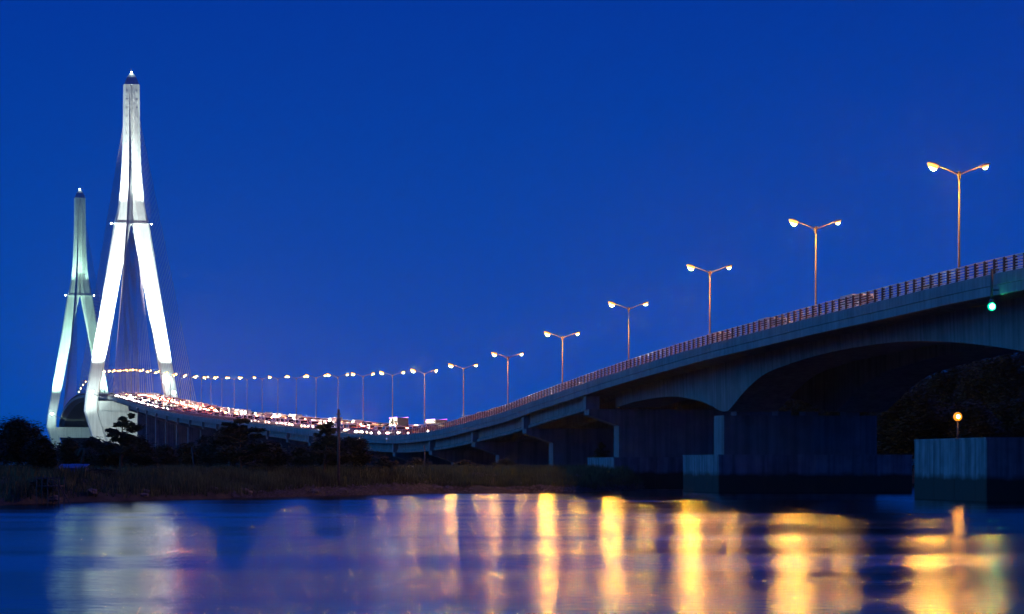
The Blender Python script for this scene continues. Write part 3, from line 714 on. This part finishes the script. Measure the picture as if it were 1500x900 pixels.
# far wood lining the horizon behind the viaduct
random.seed(5)
m = MB()
for k in range(420):
    D = random.uniform(700, 1150); x = random.uniform(-700, 1900)
    X = (x - HX) * D / F
    if abs(X - CX(D)) < 22: continue
    hgt = random.uniform(5, 10) if x < 1000 else random.uniform(8, 14)
    crown(m, (X, D, 1 + hgt * .5), (hgt * .8, hgt * .6, hgt * .5), 10, 16, .75)
tag(m.build("distant_wood", M['leaf']), "dark distant wood low along the horizon behind the viaduct piers", "wood", None, "stuff")
# grass
random.seed(11)
m = MB()
for k in range(30000):
    x = random.uniform(-30, 1050); t = random.random() ** 1.5
    X0 = (x - HX) * 240 / F; 
    ys = np.interp(X0, [p[0] for p in shore], [p[1] for p in shore]); D = ys + 2.2 + t * 75; X = X0 * (D / 240) if x < 720 else X0 * (D / 280)
    ys = np.interp(X, [p[0] for p in shore], [p[1] for p in shore])
    if D < ys + 1.2: continue
    z = gz(X, D); hh = random.uniform(.35, 1.05) * (1.0 if noise.noise(Vector((X * .2, D * .2, 5))) > -.1 else .5)
    for _ in range(3):
        a = random.uniform(0, 3.14); dx, dy = math.cos(a) * .05, math.sin(a) * .05; ox, oy = random.gauss(0, .12), random.gauss(0, .12); lx, ly = random.gauss(0, .16), random.gauss(0, .16)
        k0 = len(m.v); m.v.extend([(X + ox - dx, D + oy - dy, z - .1), (X + ox + dx, D + oy + dy, z - .1), (X + ox + lx, D + oy + ly, z + hh)]); m.f.append((k0, k0 + 1, k0 + 2)); m.mi.append(0)
tag(m.build("grass", M['grass']), "tall rough grass on the river bank", "grass", None, "stuff")
# rocks
def rock_mesh(i):
    bm = bmesh.new(); bmesh.ops.create_icosphere(bm, subdivisions=2, radius=1)
    for v in bm.verts: v.co *= 1 + noise.noise(v.co * 1.3 + Vector((i * 7, 0, 0))) * .55; v.co.z *= .6
    me = bpy.data.meshes.new("rock"); bm.to_mesh(me); bm.free(); me.materials.append(M['rock']); return me
rms = [rock_mesh(i) for i in range(5)]
for i in range(46):
    x = random.choice((random.uniform(405, 570), random.uniform(560, 860), random.uniform(690, 870)))
    D = 2.9 * F / (random.uniform(703, 720) - HY) if x < 570 else random.uniform(284, 300); X = (x - HX) * D / F
    ys = np.interp(X, [p[0] for p in shore], [p[1] for p in shore]); D = max(D, ys + .4) if random.random() < .4 else ys + random.uniform(.2, 4)
    s = random.uniform(.22, .6)
    o = link("rock", rms[i % 5], None, (X, D, gz(X, D) + .05), random.uniform(0, 6)); o.scale = (s, s * .8, s * .7)
    tag(o, "dark boulder on the muddy shore at the water's edge", "rock", "boulders along the shore")
m = MB()
for i in range(2600):
    X = random.uniform(-24, 16); ys = np.interp(X, [p[0] for p in shore], [p[1] for p in shore]); D = ys + random.uniform(0, 1) ** 1.6 * 6; s = random.uniform(.05, .17); z = gz(X, D)
    q = [Vector((random.uniform(-1, 1), random.uniform(-1, 1), random.uniform(.2, 1))) * s for _ in range(4)]
    m.add([(X - s, D - s, z), (X + s, D - s * .7, z), (X + s * .3, D + s, z), (X + q[0].x, D + q[0].y, z + s * 1.1)], [(0, 1, 3), (1, 2, 3), (2, 0, 3)])
tag(m.build("shore_rubble", M['rock']), "loose stones and rubble along the muddy shore", "rubble", None, "stuff")

# ------------------------------------------------------------------ poles, sheds, jetty
def gpole(x, y0, y1, D, label, r, lean=0, xarm=False):
    X = (x - HX) * D / F; z0 = gz(X, D); z1 = H + (HY - y0) * D / F
    root = tag(empty("utility_pole", (X, D, z0)), label, "pole")
    MB().tube([(lean, 0, -.4), (0, 0, z1 - z0)], [r * 1.2, r], 8).build("pole", M['wood'] if xarm else M['pole'], root, True)
    if xarm:
        MB().box(-.22, .22, -.06, .06, z1 - z0 - .5, z1 - z0 - .38).build("crossarm", M['wood'], root)
        MB().box(-.17, .17, -.2, .1, z1 - z0 - 1.6, z1 - z0 - .75).build("transformer", M['housing'], root)
    return root
gpole(496, 600, 672, 256, "tall utility pole between the round trees in front of the bright deck", .12, 0, True)
gpole(281, 655, 690, 262, "thin pale leaning pole in front of the low trees", .07, .35)
gpole(622, 652, 690, 300, "thin pole on the bank under the low middle of the deck", .06)
def shed(xa, xb, yt, yb, D, label, roofm, wallm, depth=3.0, name="shed"):
    X0, X1 = (xa - HX) * D / F, (xb - HX) * D / F; z1 = H + (HY - yt) * D / F; z0 = gz((X0 + X1) / 2, D) - .2
    z1 = max(z1, z0 + 1.2)
    root = tag(empty(name, ((X0 + X1) / 2, D, z0)), label, name.split("_")[0] if name != "tarpaulin_shelter" else "shelter"); w2 = (X1 - X0) / 2; h = z1 - z0
    MB().box(-w2, w2, 0, .08, 0, h * .72).build("front_wall", wallm, root)
    MB().box(-w2, w2, depth - .08, depth, 0, h * .9).build("back_wall", wallm, root)
    for s in (-1, 1): MB().box(min(s * w2, s * (w2 - .08)), max(s * w2, s * (w2 - .08)), .085, depth - .085, 0, h * .72).build("side_wall", wallm, root)
    # sheets of the roof, overlapping
    nn = max(2, int(2 * w2 / .55)); 
    for k in range(nn):
        a = -w2 - .15 + (2 * w2 + .3) * k / nn; b_ = a + (2 * w2 + .3) / nn - .02; q = random.uniform(0, .05)
        mm = MB(); mm.loft([[(a, -.35, h * .68 + q), (b_, -.35, h * .68 + q), (b_, -.35, h * .71 + q), (a, -.35, h * .71 + q)], [(a, depth + .2, h * .97 + q), (b_, depth + .2, h * .97 + q), (b_, depth + .2, h + q), (a, depth + .2, h + q)]])
        mm.build("roof_sheet", roofm, root)
    nn = max(2, int(2 * w2 / .5))
    for k in range(nn):
        a = -w2 + 2 * w2 * k / nn + .01
        MB().box(a, a + 2 * w2 / nn - .02, -.03 - random.uniform(0, .02), 0, 0.02, h * .66).build("wall_sheet", wallm, root)
    return root
shed(85, 122, 689, 704, 225, "low shelter roofed with blue tarpaulin under the dark left trees", M['tarp'], M['tarp'], 2.5, "tarpaulin_shelter")
shed(372, 416, 670, 690, 285, "pale sheet-metal shed among the trees above the bank", M['tin'], M['tin'], 3.5)
shed(426, 447, 677, 690, 287, "small blue tarpaulin shelter beside the pale shed", M['tarp'], M['tarp'], 2.0, "tarpaulin_shelter")
# little jetty at lower left
D = 196; a = px(54, 712, D)
jt = tag(empty("wooden_jetty", (a.x, D + 1, 0)), "rickety wooden jetty at the lower left water's edge", "jetty")
for k in range(6): MB().box(k * .27, k * .27 + .22, -1.2, 1.4, 1.28, 1.34).build("plank", M['wood'], jt)
for x in (.0, .8, 1.6):
    for y in (-1.1, 1.2): MB().tube([(x, y, -1), (x, y, 2.0)], .05, 6).build("post", M['wood'], jt)
MB().box(-.05, 1.7, -1.14, -1.08, 1.85, 1.93).build("handrail", M['wood'], jt)
MB().tube([(1.6, -1.1, 1.4), (2.6, -1.1, -.3)], .05, 6).build("ladder", M['wood'], jt)

# ------------------------------------------------------------------ evening haze
if HAZE:
  hm = bpy.data.materials.new("evening_haze"); hm.use_nodes = True; hn = hm.node_tree.nodes; hn.clear()
  ho = hn.new("ShaderNodeOutputMaterial"); pv = hn.new("ShaderNodeVolumePrincipled"); pv.inputs["Color"].default_value = (.85, .9, 1, 1); pv.inputs["Density"].default_value = HAZE; pv.inputs["Anisotropy"].default_value = .95
  hm.node_tree.links.new(pv.outputs[0], ho.inputs["Volume"])
  hz_ = MB().box(-7200, 7200, -320, 4300, -3, 205).build("haze", hm); hz_["kind"] = "stuff"
